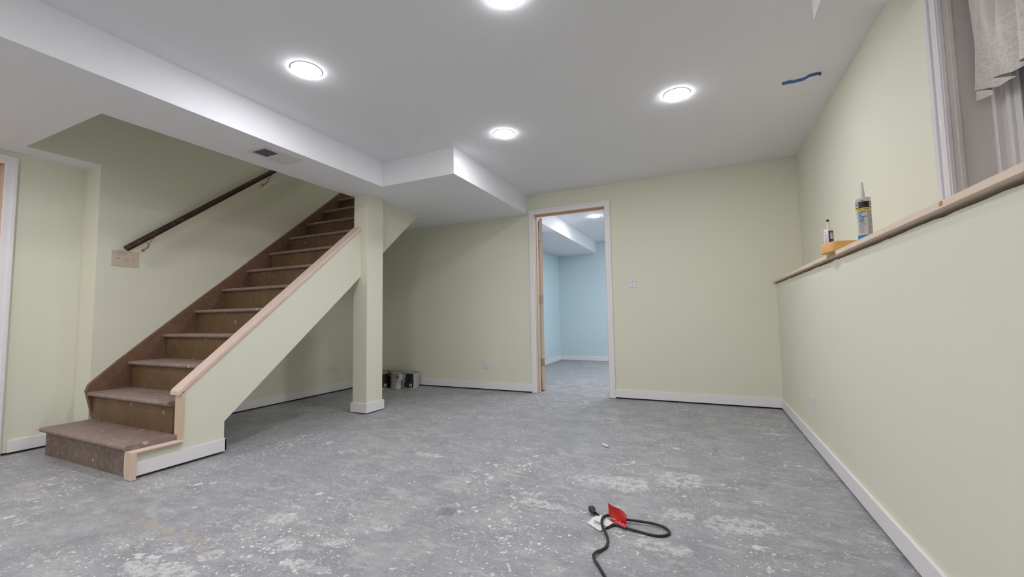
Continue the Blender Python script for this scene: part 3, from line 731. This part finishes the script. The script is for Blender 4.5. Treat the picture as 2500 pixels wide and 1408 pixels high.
# ------------------------------------------------------------ paint cans in the corner
CANM = bpy.data.materials.new('can_metal'); CANM.use_nodes = True; t = CANM.node_tree; b = t.nodes['Principled BSDF']; b.inputs['Metallic'].default_value = .75; b.inputs['Roughness'].default_value = .38
n = noise(t, pos(t), 30, 4); t.links.new(mixc(t, n.outputs[0], (.62, .60, .54), (.40, .39, .35)), b.inputs['Base Color'])
CANB = flat('can_black_label', (.012, .011, .016), .35); CANG = flat('can_grey_label', (.50, .51, .53), .45); CANW = flat('can_white_label', (.62, .60, .58), .5)
def can(label, loc, style, ang, bail):
    o = thing('paint_can', label, 'paint can', (loc[0], loc[1], 0), 'paint cans')
    r = .083; h = .190; c = (loc[0], loc[1], 0)
    body = MB().lathe([(r - .001, 0), (r + .001, .001), (r + .001, .005), (r, .007), (r, h - .010), (r + .0015, h - .008), (r + .0015, h), (r - .004, h), (r - .010, h - .006)], 40, c, cap=False)
    body.lathe([(.0005, 0.0005), (r - .001, 0.0005)], 40, c, cap=False)
    body.build('body', CANM, o, smooth=True)
    m = MB(); m.lathe([(r - .0105, h - .007), (r - .012, h - .002), (r - .016, h - .003), (r - .020, h - .008), (.0005, h - .008)], 40, c, cap=False); m.build('lid', CANM, o, smooth=True)
    cyl = c
    if style in ('black', 'half'):
        m = MB(); a1 = ang + (2 * math.pi if style == 'black' else 1.30)
        a0_ = ang if style == 'black' else ang - 1.6
        patch(m, cyl, r + .0006, a0_, a1 if style == 'black' else ang + .12, .010, h - .011, 48); w1 = m.build('black_label', CANB, o, smooth=True)
        m = MB(); am = (ang + 0.0) if style == 'black' else ang - .45
        am = va_cam(loc) + (.38 if style == 'black' else -.30)
        patch(m, cyl, r + .0012, am - .20, am + .20, .026, .056, 6); m.build('barcode_panel', LBLW, w1)
        m = MB(); patch(m, cyl, r + .0016, am - .11, am + .11, .032, .050, 6); m.build('barcode', INK, w1)
    if style == 'half':
        m = MB(); patch(m, cyl, r + .0006, ang + .125, ang + 2.3, .010, h - .011, 24); w2 = m.build('grey_label', CANG, o, smooth=True)
        m = MB()
        for k in range(9): z = h - .045 - k * .009; patch(m, cyl, r + .001, ang + .30, ang + 1.0, z, z + .002, 6)
        m.build('label_print', flat('label_print_grey', (.36, .37, .39), .5), w2)
    if style == 'bare':
        a = va_cam(loc)
        m = MB(); patch(m, cyl, r + .0006, a + .25, a + 1.25, h * .52, h - .014, 12); patch(m, cyl, r + .0006, a + .85, a + 1.45, .012, h * .6, 10); m.build('torn_label', CANW, o, smooth=True)
        m = MB(); patch(m, cyl, r + .0007, a + .72, a + .84, .03, h * .5, 3); m.build('label_scrap', CANB, o)
        m = MB(); p = Vector((c[0] + (r + .0015) * math.cos(a), c[1] + (r + .0015) * math.sin(a), h - .048))
        tdir = Vector((-math.sin(a), math.cos(a), 0)); nn_ = Vector((math.cos(a), math.sin(a), 0)); pts = [p + tdir * .011 * math.cos(q * math.pi / 8) + Vector((0,0,1)) * .013 * math.sin(q * math.pi / 8) for q in range(16)]
        m.tube(pts, .0045, 8, closed=True); m.build('bail_ear', BLACKR, o, smooth=True)
    # wire bail
    bd = bail[0]; tilt = bail[1]
    u = Vector((math.cos(bd), math.sin(bd), 0)); n_ = Vector((-math.sin(bd), math.cos(bd), 0)); pts = []
    for q in range(21):
        a_ = math.pi * q / 20; s_ = math.sin(a_); lift = s_ * .088
        out = n_ * math.cos(tilt) * lift + Vector((0, 0, 1)) * math.sin(tilt) * lift
        pts.append(Vector(c) + u * (r + .004) * math.cos(a_) + Vector((0, 0, h - .035)) + out)
        if tilt < 0:
            d_ = pts[-1] - Vector((c[0], c[1], pts[-1].z)); l_ = d_.length
            if l_ < r + .003 and l_ > 1e-5: pts[-1] += d_ * ((r + .003) / l_ - 1)
    MB().tube(pts, .0014, 6).build('bail', STEEL, o, smooth=True)
    for sgn in (-1, 1):
        m = MB(); p = Vector(c) + u * (r + .001) * sgn + Vector((0, 0, h - .035)); m.tube([p - u * sgn * .001, p + u * sgn * .006], [.009, .006], 12)
        m.build('ear', STEEL, o, smooth=True)
    return o
def va_cam(loc): return math.atan2(-loc[1], -loc[0])
cs = (-3.505, 4.165)
can('bare silver paint can with torn label, black-ringed ear facing the room', cs, 'bare', 0, (va_cam(cs) + math.pi / 2 + .5, -.9))
c2_ = (-3.338, 4.250)
can('rightmost paint can, label half black and half grey, handle hanging in front', c2_, 'half', va_cam(c2_) + .02, (va_cam(c2_) + math.pi/2 + .3, -.75))
c3_ = (-3.690, 4.110)
can('black paint can left of the silver one, partly hidden by the column', c3_, 'black', 0, (va_cam(c3_) + 1.1, .15))
c4_ = (-3.640, 4.300)
can('rear paint can with raised wire handle behind the silver and black cans', c4_, 'black', 0, (va_cam(c4_) + 1.35, 1.35))
c5_ = (-3.845, 4.290)
can('paint can tucked in the corner behind the column, only its wire handle showing', c5_, 'black', 0, (va_cam(c5_) + 1.5, 1.3))

# ------------------------------------------------------------ cord on the floor
cord = thing('extension_cord', 'black power cord looped on the floor with a red flag tag and white paper tag', 'power cord', (-.35, 1.75, 0))
def smoothpath(P, n_=10):
    out = []
    for i in range(len(P) - 1):
        p0 = Vector(P[max(i-1, 0)]); p1 = Vector(P[i]); p2 = Vector(P[i+1]); p3 = Vector(P[min(i+2, len(P)-1)])
        for k in range(n_):
            t_ = k / n_; out.append(.5 * ((2*p1) + (p2-p0)*t_ + (2*p0-5*p1+4*p2-p3)*t_*t_ + (3*p1-p0-3*p2+p3)*t_**3))
    out.append(Vector(P[-1])); return out
rc = .0052
def cp(px, py, z): x, y = FL(px, py); k = (H - z) / H; return (x * k, y * k, z)
way = [(1449,1249,.016),(1456,1253,.010),(1462,1259,rc),(1466,1268,rc),(1470,1280,rc),(1479,1288,rc),(1490,1284,rc),(1503,1281,rc),(1527,1288,rc),(1560,1297,rc),(1590,1305,rc),(1612,1308,rc),(1630,1305,rc),(1634,1298,rc),(1624,1288,rc+.003),(1604,1280,.010),(1575,1274,.012),(1545,1270,.012),(1520,1266,.012),(1497,1260,.016),
       (1484,1258,.020),(1473,1262,.022),(1469,1271,.022),(1471,1284,.018),(1476,1295,.014),(1482,1309,.008),(1484,1321,rc),(1480,1334,rc),(1469,1342,rc),(1456,1347,.010),(1449,1355,.012),(1452,1366,.010),(1460,1379,rc),(1470,1396,rc),(1478,1410,rc),(1500,1450,rc),(1560,1520,rc),(1700,1600,rc)]
pth = smoothpath([cp(*q) for q in way], 8)
MB().tube(pth, rc, 12).build('cable', BLACKR, cord, smooth=True)
# plug
p0 = Vector(cp(1449,1249,.016)); pd = (Vector(cp(1441,1236,.020)) - p0).normalized(); up = Vector((0,0,1)); sd = pd.cross(up).normalized(); up = sd.cross(pd)
m = MB()
sec = [(-.012, .006, .006), (0, .0065, .0065), (.006, .011, .009), (.016, .0145, .0115), (.028, .0135, .0115), (.031, .0125, .0105)]
vs = []; fs = []
for k, (u_, a_, b_) in enumerate(sec):
    for q in range(16):
        th = 2*math.pi*q/16; vs.append(p0 + pd * u_ + sd * a_ * math.copysign(abs(math.cos(th))**.7, math.cos(th)) + up * b_ * math.copysign(abs(math.sin(th))**.7, math.sin(th)))
for k in range(len(sec) - 1):
    for q in range(16): fs.append((k*16+q, k*16+(q+1)%16, (k+1)*16+(q+1)%16, (k+1)*16+q))
fs += [tuple(range(16))[::-1], tuple(range((len(sec)-1)*16, len(sec)*16))]
m.add(vs, fs); plug = m.build('plug', BLACKR, cord, smooth=True)
def prong(c, hw_, hh_, ln):
    m = MB(); P = []
    for u_ in (.030, .030 + ln):
        for a_, b_ in ((-hw_, -hh_), (hw_, -hh_), (hw_, hh_), (-hw_, hh_)): P.append(p0 + pd * u_ + sd * (c[0] + a_) + up * (c[1] + b_))
    m.add(P, [(0,1,2,3),(7,6,5,4),(0,4,5,1),(1,5,6,2),(2,6,7,3),(3,7,4,0)]); m.build('prong', STEEL, plug)
prong((-.0062, .003), .0008, .003, .016); prong((.0062, .003), .0008, .003, .016); prong((0, -.006), .0021, .0021, .018)
# red folded flag standing on the cable
RED = bpy.data.materials.new('red_tag_film'); RED.use_nodes = True; b = RED.node_tree.nodes['Principled BSDF']; b.inputs['Base Color'].default_value = (.62, .030, .028, 1); b.inputs['Roughness'].default_value = .28
A = Vector(cp(1487,1264,.012)); B = Vector(cp(1530,1279,.012))
def grid(fn, nu, nv, th, name, mat, par, smooth=True):
    vs = []; fs = []
    for s_ in (0, 1):
        for i in range(nu + 1):
            for j in range(nv + 1): p, nrm_ = fn(i / nu, j / nv); vs.append(p + nrm_ * th * s_)
    W = nv + 1; o1 = (nu + 1) * W
    for i in range(nu):
        for j in range(nv): a = i*W+j; fs += [(a, a+W, a+W+1, a+1), (o1+a, o1+a+1, o1+a+W+1, o1+a+W)]
    for i in range(nu): fs += [(i*W, o1+i*W, o1+(i+1)*W, (i+1)*W), (i*W+nv, (i+1)*W+nv, o1+(i+1)*W+nv, o1+i*W+nv)]
    for j in range(nv): fs += [(j, j+1, o1+j+1, o1+j), (nu*W+j, o1+nu*W+j, o1+nu*W+j+1, nu*W+j+1)]
    m = MB(); m.add(vs, fs); return m.build(name, mat, par, smooth=smooth)
tops = [(0, .057, -.004), (.28, .050, .0), (.62, .048, .002), (.80, .044, .004), (1.0, .030, .004)]
def lerp_top(u):
    for (a, h1, o1_), (b_, h2, o2_) in zip(tops, tops[1:]):
        if u <= b_: k = (u - a) / (b_ - a); return h1 + (h2 - h1) * k, o1_ + (o2_ - o1_) * k
    return tops[-1][1:]
def flap(u, v):
    base_ = A.lerp(B, u); h_, of = lerp_top(u); bow = .006 * math.sin(v * math.pi) * math.sin(u * 5)
    nr = Vector((.24, .97, 0)); return base_ + Vector((0, 0, 1)) * h_ * v + nr * (bow + .006 * v) + Vector((-.3, .1, 0)) * .02 * v * (1 - u), nr
grid(flap, 16, 8, .0004, 'red_tag', RED, cord)
C0 = Vector(cp(1492,1271,.009)); D0 = Vector(cp(1527,1289.5,.0125))
def fold(u, v):
    a_ = A.lerp(B, u); b_ = C0.lerp(D0, u); z_ = .0045 * math.sin(math.pi * v); return a_.lerp(b_, v) + Vector((0, 0, z_ + .001)), Vector((0, 0, 1))
grid(fold, 12, 6, .0004, 'red_tag', RED, cord)
m = MB()
for u_, v_2 in ((.35,.25),(.62,.3),(.4,.75),(.6,.85),(.8,.7)):
    p, q_ = fold(u_, v_2); m.box(p.x-.0035, p.x+.0035, p.y-.0018, p.y+.0018, p.z+.0006, p.z+.0012)
p1, _ = fold(.02, .1); p2, _ = fold(.33, .15)
m.tube([p1 + Vector((0,0,.0015)), p2 + Vector((0,0,.0015))], .0012, 6)
m.build('tag_print', LBLW, cord)
# white paper tag
Q = [cp(1434,1276,.004), cp(1448,1262,.011), cp(1458,1259,.014), cp(1472,1260,.016), cp(1497,1276,.0145), cp(1467,1295,.004), cp(1461,1294,.004)]
Q = [Vector(q) for q in Q]
m = MB(); n = len(Q); m.add(Q + [q + Vector((0, 0, .0005)) for q in Q], [tuple(range(n))[::-1], tuple(range(n, 2*n))] + [(i, (i+1) % n, n + (i+1) % n, n + i) for i in range(n)])
wt = m.build('paper_tag', LBLW, cord)
o_ = Q[0]; ex = (Q[5] - Q[0]).normalized(); ey = (Q[1] - Q[0]); ey = (ey - ex * ey.dot(ex)).normalized(); nz = ex.cross(ey).normalized()
if nz.z < 0: nz = -nz
cen = sum(Q, Vector()) / n
m = MB()
def tagbar(u, v, wu, wv):
    # projected straight up from the sloping tag
    P = []
    for a_, b_ in ((u, v), (u + wu, v), (u + wu, v + wv), (u, v + wv)):
        q = cp(1458 + a_, 1276 + b_, .0135); P.append(Vector(q))
    m.add(P, [(0, 1, 2, 3)])
x_ = -10
while x_ < 9:
    wd = random.choice((.5, .8, 1.1)); y_ = x_ * .42
    P = [Vector(cp(1456 + x_ + 6, 1273 + y_ - 1.6 + 2, .0145)), Vector(cp(1456 + x_ + 6 + wd, 1273 + y_ - 1.4 + 2, .0145)), Vector(cp(1456 + x_ + 3.2 + wd, 1273 + y_ + 1.8 + 2, .0145)), Vector(cp(1456 + x_ + 3.2, 1273 + y_ + 1.6 + 2, .0145))]
    m.add(P, [(0, 1, 2, 3)]); x_ += wd + random.choice((.5, .7))
m.build('barcode', INK, cord)

# ------------------------------------------------------------ bits of rubbish
x, y = FL(1479, 1090)
def curl(u, v):
    a_ = v * 4.2 + .4; r_ = .007 + .002 * v; p = Vector((x, y, .0085)) + Vector((.78, -.62, 0)) * (u - .5) * .060 + Vector((.62, .78, 0)) * r_ * math.cos(a_) + Vector((0, 0, 1)) * r_ * math.sin(a_) * .85
    return p, Vector((0, 0, 1))
o = grid(curl, 4, 16, .0004, 'paper_scrap', LBLW, None)
tag(o, 'small curled white paper scrap on the floor in front of the doorway', 'scrap')
x2, y2 = FL(1484, 964)
def curl2(u, v): return Vector((x2, y2, .0)) + Vector((.012 * (v - .5) * 2, 0, .001 + .03 * v * v)) + Vector((0, .01, 0)) * u, Vector((1, 0, 0))
o = grid(curl2, 2, 8, .0006, 'rubber_scrap', BLACKR, None)
tag(o, 'tiny black curled scrap at the foot of the right door jamb', 'scrap')

for o in bpy.data.objects:
    if '_w' in o: del o['_w']
